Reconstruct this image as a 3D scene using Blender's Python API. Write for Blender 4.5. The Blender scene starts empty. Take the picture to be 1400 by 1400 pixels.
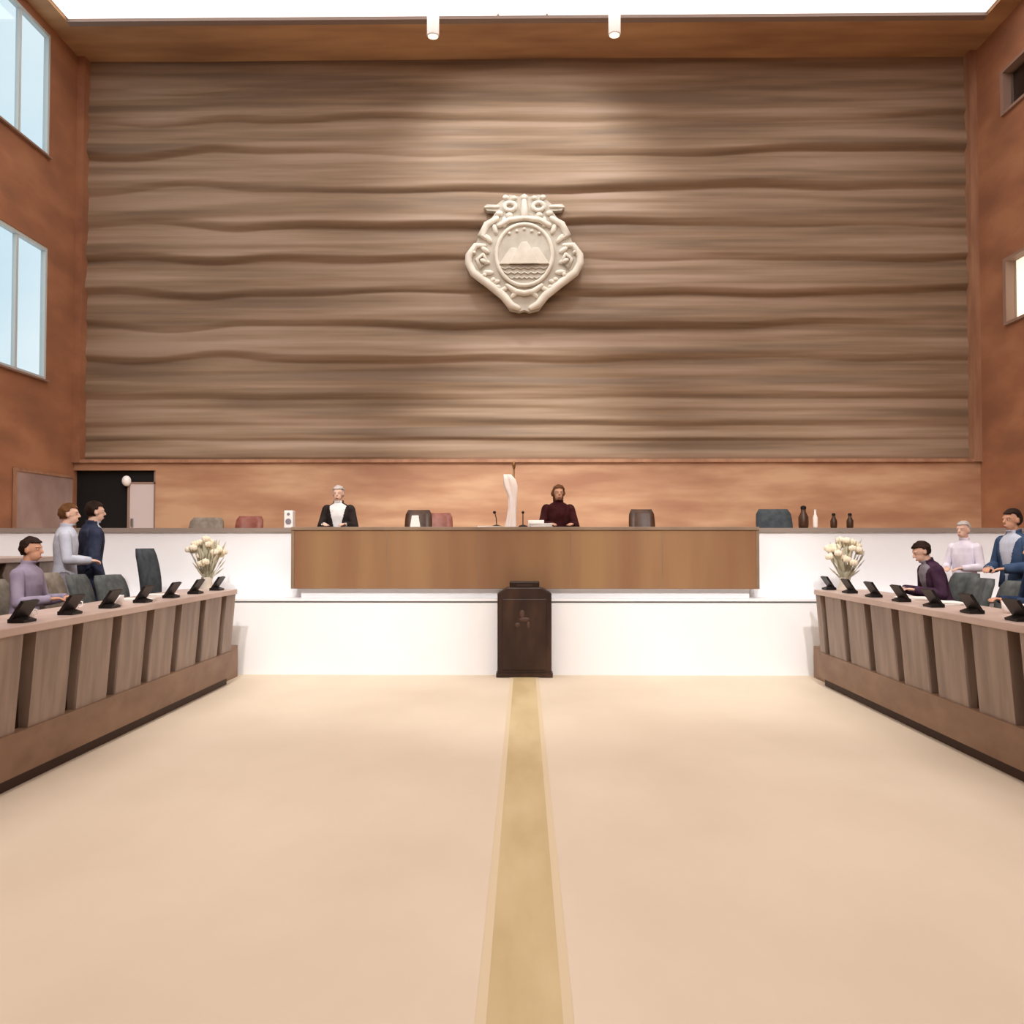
import bpy, bmesh, math, random
from mathutils import Vector, Matrix, noise
random.seed(7)
S = bpy.context.scene
C = bpy.context.collection
PI = math.pi
EYE = 1.75
FOC = 1300.0

# ------------------------------------------------------------------ materials
def srgb(r, g, b):
    f = lambda c: (c / 12.92 if c <= .04045 else ((c + .055) / 1.055) ** 2.4)
    return (f(r / 255), f(g / 255), f(b / 255), 1)

def mat(name, col, rough=.6, metal=0, spec=.3, emit=None, strength=0):
    m = bpy.data.materials.new(name); m.use_nodes = True
    b = m.node_tree.nodes['Principled BSDF']
    b.inputs['Base Color'].default_value = col
    b.inputs['Roughness'].default_value = rough
    b.inputs['Metallic'].default_value = metal
    b.inputs['Specular IOR Level'].default_value = spec
    if emit:
        b.inputs['Emission Color'].default_value = emit
        b.inputs['Emission Strength'].default_value = strength
    return m

def noisy(name, c1, c2, scale=(1, 1, 1), nscale=4, rough=.6, spec=.3, detail=6, c3=None, bump=0, lo=.35, hi=.65, dist=0):
    """procedural two or three tone material, noise stretched by scale (object space)"""
    m = mat(name, c1, rough, 0, spec)
    nt = m.node_tree; N = nt.nodes; L = nt.links
    tc = N.new('ShaderNodeTexCoord'); mp = N.new('ShaderNodeMapping')
    mp.inputs['Scale'].default_value = scale
    nz = N.new('ShaderNodeTexNoise'); nz.inputs['Scale'].default_value = nscale
    nz.inputs['Detail'].default_value = detail; nz.inputs['Distortion'].default_value = dist
    cr = N.new('ShaderNodeValToRGB')
    cr.color_ramp.elements[0].position = lo; cr.color_ramp.elements[0].color = c1
    cr.color_ramp.elements[1].position = hi; cr.color_ramp.elements[1].color = c2
    if c3:
        e = cr.color_ramp.elements.new((lo + hi) / 2); e.color = c3
    L.new(tc.outputs['Object'], mp.inputs['Vector']); L.new(mp.outputs[0], nz.inputs['Vector'])
    L.new(nz.outputs['Fac'], cr.inputs['Fac'])
    L.new(cr.outputs['Color'], N['Principled BSDF'].inputs['Base Color'])
    if bump:
        bp = N.new('ShaderNodeBump'); bp.inputs['Strength'].default_value = bump; bp.inputs['Distance'].default_value = .02
        L.new(nz.outputs['Fac'], bp.inputs['Height']); L.new(bp.outputs[0], N['Principled BSDF'].inputs['Normal'])
    return m

M = {}
M['wave'] = noisy('relief_wood', srgb(122, 101, 82), srgb(164, 140, 120), (.10, 1, 2.4), 2.2, .55, .25, 8, srgb(145, 121, 97))
M['orange'] = noisy('orange_wood', srgb(158, 114, 88), srgb(192, 154, 122), (.35, .35, 1.6), 1.6, .42, .4, 7, srgb(174, 132, 102))
M['side'] = noisy('side_wall_wood', srgb(142, 98, 74), srgb(172, 122, 90), (1, .5, 1.3), 1.4, .5, .3, 7, srgb(158, 108, 80))
M['batten'] = noisy('batten_wood', srgb(150, 108, 84), srgb(172, 130, 102), (2, 2, .4), 3, .5, .3)
M['soffit'] = noisy('soffit_wood', srgb(158, 118, 86), srgb(198, 156, 114), (.25, 1, 1), 1.5, .5, .3, 7)
M['desk'] = noisy('rostrum_wood', srgb(134, 96, 68), srgb(154, 120, 82), (1.1, .3, .12), 1.6, .45, .35, 7, srgb(144, 108, 76))
M['desktop'] = noisy('rostrum_top_wood', srgb(124, 104, 86), srgb(144, 122, 100), (1, 1, 1), 2, .4, .4)
M['bench'] = noisy('bench_panel_wood', srgb(130, 112, 100), srgb(156, 136, 122), (3, 3, .5), 2.5, .5, .3, 6)
M['benchtop'] = noisy('bench_top_wood', srgb(186, 162, 150), srgb(206, 184, 172), (1, .4, 1), 3, .4, .35)
M['plinth'] = noisy('bench_plinth_wood', srgb(122, 92, 70), srgb(142, 112, 88), (1, 1, 2), 2, .5, .3)
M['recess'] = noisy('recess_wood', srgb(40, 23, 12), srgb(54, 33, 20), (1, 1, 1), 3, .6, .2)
M['toe'] = mat('toe_kick_dark', srgb(62, 38, 20), .6)
M['carpet'] = noisy('beige_carpet', srgb(215, 199, 177), srgb(224, 209, 188), (1, .6, 1), .7, .85, .1, 9, bump=.05)
M['strip'] = noisy('ochre_strip', srgb(194, 172, 128), srgb(210, 190, 148), (2, .5, 1), 1.5, .7, .2)
M['stripedge'] = mat('pale_strip_edge', srgb(216, 198, 166), .75)
M['white'] = noisy('white_paint', srgb(245, 246, 248), srgb(251, 252, 254), (1, 1, 1), .6, .5, .3)
M['cap'] = mat('parapet_cap_grey', srgb(150, 136, 126), .5)
M['groove'] = mat('ledge_groove_grey', srgb(150, 150, 148), .7)
M['lectern'] = noisy('dark_walnut', srgb(42, 26, 20), srgb(70, 48, 36), (2, 2, .6), 2.5, .4, .4, 7, srgb(54, 35, 26))
M['lecterntop'] = mat('lectern_black', srgb(38, 22, 14), .4)
M['plaster'] = noisy('cream_plaster', srgb(216, 208, 192), srgb(232, 225, 210), (1, 1, 1), 4, .6, .25)
M['plastershade'] = noisy('shaded_cream_plaster', srgb(186, 178, 163), srgb(202, 195, 181), (1, 1, 1), 4, .6, .25)  # same cream plaster, shade of the recessed layers mixed into the colour
M['lumi'] = mat('luminous_panel', srgb(250, 240, 236), .6, emit=(1, .98, .96, 1), strength=1.75)
M['ceil'] = mat('ceiling_white', srgb(240, 232, 228), .7)
M['grey'] = mat('grey_trim', srgb(146, 128, 118), .6)
M['frame'] = mat('window_frame_grey', srgb(196, 204, 204), .45)
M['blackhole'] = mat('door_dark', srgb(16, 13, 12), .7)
M['black'] = mat('black_plastic', srgb(24, 20, 19), .45)
M['screen'] = mat('dark_glass', srgb(12, 14, 18), .15, 0, .5)
M['chair'] = noisy('grey_fabric', srgb(84, 88, 88), srgb(104, 108, 106), (1, 1, 1), 12, .8, .2)
M['chairdk'] = noisy('charcoal_fabric', srgb(62, 68, 72), srgb(78, 84, 88), (1, 1, 1), 12, .8, .2)
M['chairbe'] = noisy('taupe_fabric', srgb(128, 118, 106), srgb(150, 140, 126), (1, 1, 1), 12, .8, .2)
M['leather'] = noisy('brown_leather', srgb(62, 38, 22), srgb(80, 50, 30), (1, 1, 1), 10, .45, .4)
M['redleather'] = noisy('red_brown_leather', srgb(126, 70, 56), srgb(150, 88, 72), (1, 1, 1), 10, .45, .4)
M['metal'] = mat('chrome_metal', srgb(170, 170, 172), .3, .9)
M['paper'] = mat('white_paper', srgb(248, 244, 238), .7)
M['cup'] = mat('white_china', srgb(248, 242, 238), .3, 0, .5)
M['petal'] = noisy('cream_petals', srgb(232, 220, 192), srgb(246, 236, 214), (1, 1, 1), 8, .7, .2)
M['leaf'] = noisy('pale_green_leaves', srgb(192, 190, 164), srgb(214, 210, 188), (1, 1, 1), 8, .6, .3)
M['vase'] = mat('pale_stone_vase', srgb(224, 214, 198), .5)
M['flag'] = noisy('white_flag_cloth', srgb(250, 232, 220), srgb(255, 244, 236), (1, 1, 1), 3, .8, .2)
M['gold'] = mat('brass_pole', srgb(150, 116, 76), .35, .7)
M['doorleaf'] = mat('pale_door', srgb(206, 192, 190), .5)
M['mauve'] = noisy('mauve_board', srgb(150, 126, 120), srgb(172, 148, 140), (1, 1, 1), 1.5, .8, .2)
M['lit'] = mat('lit_booth', srgb(255, 240, 214), .6, emit=(1, .86, .66, 1), strength=1.3)
M['reveal'] = mat('window_reveal', srgb(150, 122, 108), .6)
M['reveal2'] = mat('worn_walnut', srgb(84, 62, 52), .5)
M['eyew'] = mat('eye_white', srgb(235, 230, 225), .3)
M['eyed'] = mat('eye_dark', srgb(40, 28, 22), .3)
M['lip'] = mat('lip', srgb(168, 100, 92), .5)
M['skin1'] = noisy('skin_light', srgb(222, 180, 158), srgb(232, 194, 172), (1, 1, 1), 6, .55, .3)
M['skin2'] = noisy('skin_tan', srgb(196, 146, 118), srgb(208, 160, 132), (1, 1, 1), 6, .55, .3)
M['shoe'] = mat('shoe_black', srgb(28, 24, 22), .4)
def cloth(name, r, g, b):
    M[name] = noisy(name, srgb(max(r - 10, 0), max(g - 10, 0), max(b - 10, 0)), srgb(r + 8, g + 8, b + 8), (1, 1, 1), 9, .85, .15)
for a in (('hair_dark', 42, 28, 22), ('hair_brown', 104, 70, 42), ('hair_grey', 186, 178, 172), ('navy', 52, 58, 78), ('iceblue', 196, 202, 216),
          ('lavender', 150, 140, 160), ('plum', 70, 46, 66), ('softgrey', 136, 132, 140), ('paleshirt', 232, 226, 238), ('blue', 62, 82, 112),
          ('deepblue', 44, 58, 84), ('taupe', 112, 94, 90), ('suit', 44, 36, 34), ('maroon', 62, 24, 26), ('whiteshirt', 236, 234, 232), ('slate', 92, 96, 104)):
    cloth(*a)
g = bpy.data.materials.new('window_glass'); g.use_nodes = True
nt = g.node_tree; nt.nodes.clear()
o_ = nt.nodes.new('ShaderNodeOutputMaterial'); mx = nt.nodes.new('ShaderNodeMixShader')
tr = nt.nodes.new('ShaderNodeBsdfTransparent'); gl = nt.nodes.new('ShaderNodeBsdfGlossy')
tr.inputs[0].default_value = (.93, .97, .98, 1); gl.inputs['Roughness'].default_value = .03; mx.inputs[0].default_value = .06
nt.links.new(tr.outputs[0], mx.inputs[1]); nt.links.new(gl.outputs[0], mx.inputs[2]); nt.links.new(mx.outputs[0], o_.inputs[0])
M['glass'] = g

# ------------------------------------------------------------------ mesh helpers
def obj(name, bm, m, parent=None, smooth=False, bevel=0):
    if bevel:
        bmesh.ops.bevel(bm, geom=list(bm.edges), offset=bevel, segments=2, affect='EDGES', profile=.5)
    bmesh.ops.recalc_face_normals(bm, faces=bm.faces)
    me = bpy.data.meshes.new(name); bm.to_mesh(me); bm.free()
    if isinstance(m, str): m = M[m]
    me.materials.append(m)
    if smooth:
        for p in me.polygons: p.use_smooth = True
    o = bpy.data.objects.new(name, me); C.objects.link(o)
    if parent: o.parent = parent
    return o

def tag(o, label, cat, group=None):
    o['label'] = label; o['category'] = cat
    if group: o['group'] = group
    return o

def thing(name, label, cat, loc=(0, 0, 0), rz=0, group=None):
    o = bpy.data.objects.new(name, None); C.objects.link(o)
    o.location = loc; o.rotation_euler = (0, 0, rz); o.empty_display_size = .1
    return tag(o, label, cat, group)

def struct(name, bm, m, label, cat, parent=None, smooth=False, bevel=0):
    o = obj(name, bm, m, parent, smooth, bevel)
    if not parent:
        o['kind'] = 'structure'; tag(o, label, cat)
    return o

def copy_tree(o, parent=None):
    c = o.copy(); C.objects.link(c)
    if parent: c.parent = parent
    for ch in list(o.children): copy_tree(ch, c)
    return c

def box(bm, x0, x1, y0, y1, z0, z1):
    v = [bm.verts.new((x, y, z)) for x in (x0, x1) for y in (y0, y1) for z in (z0, z1)]
    for f in ((0, 1, 3, 2), (4, 6, 7, 5), (0, 4, 5, 1), (2, 3, 7, 6), (0, 2, 6, 4), (1, 5, 7, 3)):
        bm.faces.new([v[i] for i in f])
    return v

def B(*a):
    bm = bmesh.new(); box(bm, *a); return bm

def prism(bm, pts, a, b, axis='y'):
    """polygon pts (two coords) extruded from a to b along the axis"""
    def mk(p, t):
        if axis == 'y': return (p[0], t, p[1])
        if axis == 'x': return (t, p[0], p[1])
        return (p[0], p[1], t)
    A = [bm.verts.new(mk(p, a)) for p in pts]; Bv = [bm.verts.new(mk(p, b)) for p in pts]
    n = len(pts)
    bm.faces.new(A); bm.faces.new(Bv[::-1])
    for i in range(n): bm.faces.new((A[i], Bv[i], Bv[(i + 1) % n], A[(i + 1) % n]))

def tube(bm, pts, radii, seg=10, cap=True, flat=1.0, flat_axis=None):
    pts = [Vector(p) for p in pts]
    if not hasattr(radii, '__len__'): radii = [radii] * len(pts)
    P = list(pts); R = list(radii)
    if cap:
        d0 = (P[0] - P[1]).normalized(); d1 = (P[-1] - P[-2]).normalized()
        P = [P[0] + d0 * R[0] * .9, P[0] + d0 * R[0] * .6] + P + [P[-1] + d1 * R[-1] * .6, P[-1] + d1 * R[-1] * .9]
        R = [R[0] * .3, R[0] * .78] + R + [R[-1] * .78, R[-1] * .3]
    rings = []; up = None
    for i, p in enumerate(P):
        t = (P[min(i + 1, len(P) - 1)] - P[max(i - 1, 0)])
        t = t.normalized() if t.length > 1e-9 else Vector((0, 0, 1))
        if up is None:
            up = Vector((0, 0, 1)) if abs(t.z) < .9 else Vector((0, 1, 0))
        s = t.cross(up)
        if s.length < 1e-6: s = t.cross(Vector((1, 0, 0)))
        s.normalize(); u = s.cross(t).normalized(); up = u
        rings.append([bm.verts.new(p + (s * math.cos(a) + u * math.sin(a)) * R[i]) for a in [2 * PI * k / seg for k in range(seg)]])
    for a, b in zip(rings, rings[1:]):
        for k in range(seg): bm.faces.new((a[k], a[(k + 1) % seg], b[(k + 1) % seg], b[k]))
    bm.faces.new(rings[0][::-1]); bm.faces.new(rings[-1])

def ell(bm, c, r, rot=None, u=14, v=9):
    m = Matrix.Translation(Vector(c))
    if rot is not None: m = m @ rot.to_4x4()
    m = m @ Matrix.Diagonal((r[0], r[1], r[2], 1))
    bmesh.ops.create_uvsphere(bm, u_segments=u, v_segments=v, radius=1, matrix=m)

def lathe(bm, prof, seg=20, c=(0, 0, 0)):
    rings = []
    for r, z in prof:
        rings.append([bm.verts.new((c[0] + r * math.cos(2 * PI * k / seg), c[1] + r * math.sin(2 * PI * k / seg), c[2] + z)) for k in range(seg)])
    for a, b in zip(rings, rings[1:]):
        for k in range(seg): bm.faces.new((a[k], a[(k + 1) % seg], b[(k + 1) % seg], b[k]))
    bm.faces.new(rings[0][::-1]); bm.faces.new(rings[-1])

# ------------------------------------------------------------------ the room
XW = 8.5; YB = 18.0; YR = -4.0; ZC = 10.95
struct('floor', B(-XW, XW, YR, YB, -.1, 0), 'carpet', 'wide beige carpet floor between the two side benches', 'floor')
bm = B(-.14, .14, YR, 12.3, 0, .006)
st = struct('trim_1', bm, 'strip', 'ochre strip running down the middle of the beige floor', 'floor strip')
bm = bmesh.new(); box(bm, -.18, -.14, YR, 12.3, 0, .005); box(bm, .14, .18, YR, 12.3, 0, .005)
obj('strip_border', bm, 'stripedge', st)
struct('wall_rear', B(-XW - .3, XW + .3, YR - .3, YR, -.1, ZC + .3), 'side', 'wood wall behind the viewer', 'wall')

# ceiling: white slab above, wooden soffit border, luminous panels
struct('ceiling', B(-XW - .3, XW + .3, YR - .3, YB + .4, ZC + .14, ZC + .4), 'ceil', 'white ceiling of the hall', 'ceiling')
bm = bmesh.new()
box(bm, -XW, XW, 16.66, YB, ZC, ZC + .14)
box(bm, -XW, -8.12, YR, 16.66, ZC, ZC + .14); box(bm, 8.12, XW, YR, 16.66, ZC, ZC + .14)
struct('trim_2', bm, 'soffit', 'brown wood soffit band along the top of the relief wall', 'soffit')
bm = bmesh.new(); box(bm, -8.12, 8.12, 16.5, 16.66, ZC - .015, ZC + .10)
struct('trim_3', bm, 'grey', 'grey edge trim between luminous ceiling and wood soffit', 'trim')
for x0, x1, w in ((-8.1, -.46, 'broad luminous white ceiling panel on the left side'), (-.46, .40, 'narrow luminous white ceiling panel in the middle'), (.40, 8.1, 'broad luminous white ceiling panel on the right side')):
    t = thing('ceiling_light', w, 'ceiling light', ((x0 + x1) / 2, 6.5, ZC), 0, 'luminous ceiling panels')
    hw = (x1 - x0) / 2
    obj('diffuser', B(-hw + .02, hw - .02, -10.4, 9.98, .03, .09), 'lumi', t)
    fb = bmesh.new()
    for q in ((-hw, -hw + .02, -10.4, 10), (hw - .02, hw, -10.4, 10)): box(fb, *q, .06, .138)
    box(fb, -hw + .02, hw - .02, -10.4, 9.98, .09, .138)
    obj('frame', fb, 'ceil', t)

# relief wall
lines_y = [64, 112, 160, 207, 258, 308, 354, 402, 447, 493, 545, 582, 602, 630]
zz = [EYE + (738 - y) * 18 / FOC for y in lines_y]
NX, NZ = 230, 420
z0w, z1w = 3.1, ZC + .05
def wave(k, x):
    a = .5 + .5 * math.sin(k * 2.1 + .7)
    w = .7 * (.050 * math.sin(x * .55 + k * 1.3) + .035 * math.sin(x * 1.25 + k * 2.4) + .02 * math.sin(x * 2.3 + k))
    if x < -5: w += .06 * math.sin((x + 5) * 1.5 + k * .9) * min(1, (-5 - x) / 1.0)
    if k >= 10: w *= .25
    return w
depth = [.05, .10, .12, .13, .13, .13, .12, .13, .12, .12, .07, .05, .045, .05]
vs = []; fs = []
for i in range(NX + 1):
    x = -XW + 2 * XW * i / NX
    bl = [z + wave(k, x) for k, z in enumerate(zz)]
    for j in range(NZ + 1):
        z = z0w + (z1w - z0w) * j / NZ
        k = 0
        while k < len(bl) and z < bl[k]: k += 1       # bl descending
        top = bl[k - 1] if k > 0 else z1w + .4
        bot = bl[k] if k < len(bl) else z0w - .2
        u = min(max((top - z) / max(top - bot, .01), 0), 1)
        D = depth[min(k, len(depth) - 1)]
        D *= .75 + .35 * math.sin(x * .4 + k * 1.7)
        e = .80
        p = (u / e) ** .75 if u < e else (1 - ((u - e) / (1 - e)) ** 1.5)
        y = 17.98 - D * p - .010 * math.sin(z * 19 + 1.2 * math.sin(x * .5)) * (u * (1 - u) * 4) - .006 * noise.noise((x * .35, 0, z * 14))
        vs.append((x, y, z))
for i in range(NX):
    for j in range(NZ):
        a = i * (NZ + 1) + j
        fs.append((a, a + NZ + 1, a + NZ + 2, a + 1))
me = bpy.data.meshes.new('wall_back'); me.from_pydata(vs, [], fs); me.materials.append(M['wave'])
for p in me.polygons: p.use_smooth = True
wb = bpy.data.objects.new('wall_back', me); C.objects.link(wb); wb['kind'] = 'structure'
tag(wb, 'back wall of wavy horizontal grey-brown wood relief', 'wall')
bm = B(-XW - .3, XW + .3, YB, YB + .3, -.1, ZC + .3)
obj('backing', bm, 'side', wb)

# orange wainscot with the dark doorway at its left end
bm = bmesh.new()
box(bm, -6.95, XW, 17.80, 17.98, 1.15, 3.2)
box(bm, -XW, -6.95, 17.80, 17.98, 3.06, 3.2)
ws = struct('wall_wainscot', bm, 'orange', 'orange brown wood band along the foot of the relief wall', 'wall panelling')
obj('ledge', B(-XW, XW, 17.74, 17.99, 3.2, 3.26), 'batten', ws)
d = bpy.data.objects.new('door_1', None); C.objects.link(d); d.location = (-7.7, 17.9, 1.15); d['kind'] = 'structure'
tag(d, 'dark open doorway in the left corner with a pale door leaf', 'door')
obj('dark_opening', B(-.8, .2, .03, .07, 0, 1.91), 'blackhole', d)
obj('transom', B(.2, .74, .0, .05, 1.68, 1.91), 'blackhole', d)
obj('door_leaf', B(.24, .70, -.04, .04, .02, 1.67), 'doorleaf', d, bevel=.008)
obj('door_handle', B(.28, .32, -.09, -.04, .85, 1.0), 'metal', d)
fb = bmesh.new(); box(fb, .2, .24, -.05, .07, 0, 1.67); box(fb, .70, .75, -.05, .07, 0, 1.91); box(fb, .2, .75, -.05, .07, 1.655, 1.69)
obj('door_frame', fb, 'reveal', d)
t = thing('wall_lamp', 'small round white lamp at the top right corner of the dark doorway', 'lamp', (-7.50, 17.9, 2.86))
bm = bmesh.new(); ell(bm, (0, -.10, 0), (.085, .085, .1)); obj('globe', bm, 'cup', t, True)
bm = bmesh.new(); tube(bm, [(0, -.02, 0), (0, .06, 0)], .03, cap=False); obj('bracket', bm, 'metal', t)

# corner battens
struct('trim_4', B(8.36, 8.5, 17.72, 17.99, 3.2, ZC), 'batten', 'light vertical wood batten at the right end of the relief wall', 'trim')
struct('trim_5', B(-8.5, -8.36, 17.72, 17.99, 3.2, ZC), 'side', 'reddish vertical wood batten at the left end of the relief wall', 'trim')

# left wall with two big windows
WY0, WY1 = 11.8, 16.72
UZ0, UZ1 = 8.58, 10.80
LZ0, LZ1 = 4.58, 6.95
bm = bmesh.new()
X0, X1 = -XW - .12, -XW
box(bm, X0, X1, YR, WY0, -.1, ZC + .2); box(bm, X0, X1, WY1, YB + .3, -.1, ZC + .2)
box(bm, X0, X1, WY0, WY1, -.1, LZ0); box(bm, X0, X1, WY0, WY1, LZ1, UZ0); box(bm, X0, X1, WY0, WY1, UZ1, ZC + .2)
struct('wall_left', bm, 'side', 'brown wood left side wall with two tall windows', 'wall')
for n, (a, b, lab) in enumerate(((UZ0, UZ1, 'upper daylit window in the left wall'), (LZ0, LZ1, 'lower daylit window in the left wall')), 1):
    w = bpy.data.objects.new('window_%d' % n, None); C.objects.link(w); w.location = (-XW - .06, (WY0 + WY1) / 2, a); w['kind'] = 'structure'
    tag(w, lab, 'window')
    hy = (WY1 - WY0) / 2; h = b - a
    fb = bmesh.new()
    box(fb, -.04, .05, -hy, hy, 0, .06); box(fb, -.04, .05, -hy, hy, h - .06, h)
    box(fb, -.04, .05, -hy, -hy + .06, .06, h - .06); box(fb, -.04, .05, hy - .06, hy, .06, h - .06)
    obj('window_frame', fb, 'frame', w)
    for y in (hy - .98, hy - 1.96, hy - 2.94, hy - 3.92):
        obj('mullion', B(-.03, .04, y - .035, y + .035, .06, h - .06), 'frame', w)
    obj('pane', B(-.006, .006, -hy + .06, hy - .06, .06, h - .06), 'glass', w)
    obj('sill', B(.05, .12, -hy, hy, -.03, .0), 'reveal', w)

# right wall with two booth windows near the far corner
bm = bmesh.new()
X0, X1 = XW, XW + .35
RY0, RY1 = 14.6, 16.78
a0, a1, b0, b1 = 5.52, 6.70, 9.25, 10.05
box(bm, X0, X1, YR, RY0, -.1, ZC + .2); box(bm, X0, X1, RY1, YB + .3, -.1, ZC + .2)
box(bm, X0, X1, RY0, RY1, -.1, a0); box(bm, X0, X1, RY0, RY1, a1, b0); box(bm, X0, X1, RY0, RY1, b1, ZC + .2)
struct('wall_right', bm, 'side', 'reddish brown wood right side wall', 'wall')
for n, (a, b, mm, lab) in enumerate(((a0, a1, 'lit', 'small warmly lit booth window in the right wall'), (b0, b1, 'recess', 'small unlit window high in the right wall')), 3):
    w = bpy.data.objects.new('window_%d' % n, None); C.objects.link(w); w.location = (XW, (RY0 + RY1) / 2, a); w['kind'] = 'structure'
    tag(w, lab, 'window')
    hy = (RY1 - RY0) / 2; h = b - a
    fb = bmesh.new()
    box(fb, -.05, .33, hy - .10, hy, 0, h); box(fb, -.05, .33, -hy, -hy + .10, 0, h)
    box(fb, -.05, .33, -hy + .1, hy - .1, 0, .05); box(fb, -.05, .33, -hy + .1, hy - .1, h - .05, h)
    obj('window_frame', fb, 'reveal', w)
    obj('lit_room' if mm == 'lit' else 'dark_room', B(.14, .18, -hy + .1, hy - .1, .05, h - .05), mm, w)
    obj('pane', B(.10, .11, -hy + .1, hy - .1, .05, h - .05), 'glass', w)

# ------------------------------------------------------------------ dais
struct('floor_dais', B(-XW, XW, 13.06, YB, 0, 1.15), 'carpet', 'raised dais floor behind the rostrum', 'floor')
bm = bmesh.new(); box(bm, -XW, XW, 12.36, 13.06, 0, .93)
fr = struct('wall_dais', bm, 'white', 'low white wall across the front of the dais', 'wall')
obj('ledge_groove', B(-XW, XW, 12.385, 13.06, .93, .955), 'groove', fr)
obj('ledge_cap', B(-XW, XW, 12.35, 13.06, .955, .985), 'white', fr)
bm = bmesh.new(); box(bm, -XW, XW, 12.92, 13.06, .985, 1.15)
box(bm, -XW, -3.06, 12.92, 13.06, 1.15, 1.855); box(bm, 3.06, XW, 12.92, 13.06, 1.15, 1.855)
pw = struct('wall_parapet', bm, 'white', 'white parapet wall on both sides of the rostrum', 'wall')
bm = bmesh.new(); box(bm, -XW, -3.06, 12.88, 13.12, 1.855, 1.91); box(bm, 3.06, XW, 12.88, 13.12, 1.855, 1.91)
obj('parapet_cap', bm, 'cap', pw)

t = thing('rostrum_desk', 'long brown wood rostrum desk standing on the white dais', 'desk', (0, 12.7, .985))
obj('base', B(-2.95, 2.95, -.15, .2, 0, .125), 'white', t)
obj('front_panel', B(-3.02, 3.02, -.26, -.21, .125, .89), 'desk', t, bevel=.006)
obj('end_panel', B(-3.06, -3.02, -.26, .42, .125, .89), 'desktop', t)
obj('end_panel', B(3.02, 3.06, -.26, .42, .125, .89), 'desktop', t)
obj('bottom_rail', B(-3.02, 3.02, -.25, .2, .125, .16), 'desktop', t)
obj('desktop', B(-3.06, 3.06, -.28, .45, .89, .935), 'desktop', t, bevel=.006)
for x in (-1.8, -.6, .6, 1.8): obj('panel_joint', B(x - .004, x + .004, -.262, -.21, .16, .87), 'desktop', t)

# lectern
t = thing('lectern', 'dark walnut lectern with angled shoulders at the end of the ochre strip', 'lectern', (0, 12.14, .007))
bm = bmesh.new()
prism(bm, [(-.345, 0), (.345, 0), (.345, 1.06), (.22, 1.135), (-.22, 1.135), (-.345, 1.06)], 0, .2)
obj('body', bm, 'lectern', t, bevel=.012)
obj('front_panel', B(-.28, .28, -.015, 0, .09, .99), 'lectern', t, bevel=.006)
bm = bmesh.new(); prism(bm, [(-.19, 1.13), (.19, 1.13), (.19, 1.21), (-.19, 1.21)], .0, .2)
obj('reading_top', bm, 'lecterntop', t, bevel=.012)
obj('top_rim', B(-.1, .1, -.008, .0, 1.15, 1.18), 'lectern', t)
obj('foot', B(-.36, .36, -.025, .2, 0, .05), 'lectern', t)
bm = bmesh.new()
ell(bm, (-.03, -.018, .80), (.035, .01, .05)); ell(bm, (.05, -.018, .66), (.025, .01, .045)); ell(bm, (-.09, -.018, .66), (.035, .01, .03)); ell(bm, (.0, -.016, .73), (.07, .008, .03))
obj('emblem', bm, 'reveal2', t, True)

# ------------------------------------------------------------------ wall emblem
ES = 18 * 240 / 1400 / FOC * .985
def E(px, py): return ((px - 680) * ES, -(py - 720) * ES)
ez = EYE + (738 - 343.4) * 17.72 / FOC
t = thing('wall_emblem', 'large cream plaster coat of arms hanging on the relief wall', 'emblem', (0, 17.84, ez))
half = [(680, 236), (720, 262), (800, 246), (872, 300), (900, 325), (985, 322), (1005, 345), (980, 372), (905, 380), (940, 430), (1000, 480), (1045, 575),
        (1062, 625), (1110, 670), (1150, 740), (1150, 800), (1110, 880), (980, 985), (880, 1065), (830, 1130), (800, 1175), (720, 1192), (680, 1180)]
out = [E(*p) for p in half] + [E(1360 - p[0], p[1]) for p in half[-2:0:-1]]
bm = bmesh.new(); prism(bm, out, 0.02, -.14); obj('back_plate', bm, 'plastershade', t)
def loop3(pts, y): return [(p[0], y, p[1]) for p in pts]
for s in (1, -1):
    f = lambda px, py: E(680 + s * (px - 680), py)
    bm = bmesh.new()
    tube(bm, loop3([f(900, 440), f(980, 490), f(1030, 580), f(990, 600)], -.15), [.05, .07, .065, .04])
    tube(bm, loop3([f(1000, 660), f(1070, 660), f(1125, 740), f(1130, 800), f(1090, 880), f(960, 975), f(850, 1065), f(790, 1140), f(730, 1165)], -.15), [.04, .06, .07, .07, .075, .08, .08, .075, .05])
    obj('side_scroll', bm, 'plaster', t, True)
    bm = bmesh.new()
    tube(bm, loop3([f(1010, 730), f(1060, 770), f(1030, 850), f(980, 800), f(1010, 730)], -.16), [.03, .035, .04, .035, .03])
    for (px, py, r) in ((1080, 720, .035), (1000, 900, .045), (930, 940, .05), (890, 1000, .05)):
        q = f(px, py); ell(bm, (q[0], -.17, q[1]), (r, .05, r))
    for k in range(9):
        a = math.radians(60 - 17 * k); q = f(680 + 320 * math.cos(a), 745 - 315 * math.sin(a))
        ell(bm, (q[0], -.15, q[1]), (.11, .05, .05), Matrix.Rotation(-s * (a + .5) if s > 0 else (a + .5), 3, 'Y'), 10, 6)
    obj('leaf_ornament', bm, 'plaster', t, True)
    bm = bmesh.new()
    cpt = f(795, 345); tube(bm, [(cpt[0] + .105 * math.cos(a), -.16, cpt[1] + .075 * math.sin(a)) for a in [2 * PI * k / 14 for k in range(15)]], .042)
    for (px, py, r) in ((830, 270, .06), (760, 275, .055), (880, 400, .07), (800, 415, .07)):
        q = f(px, py); ell(bm, (q[0], -.15, q[1]), (r, .05, r * .8))
    tube(bm, loop3([f(890, 345), f(960, 345), f(995, 347)], -.14), [.03, .03, .02])
    obj('crest_loop', bm, 'plaster', t, True)
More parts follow.
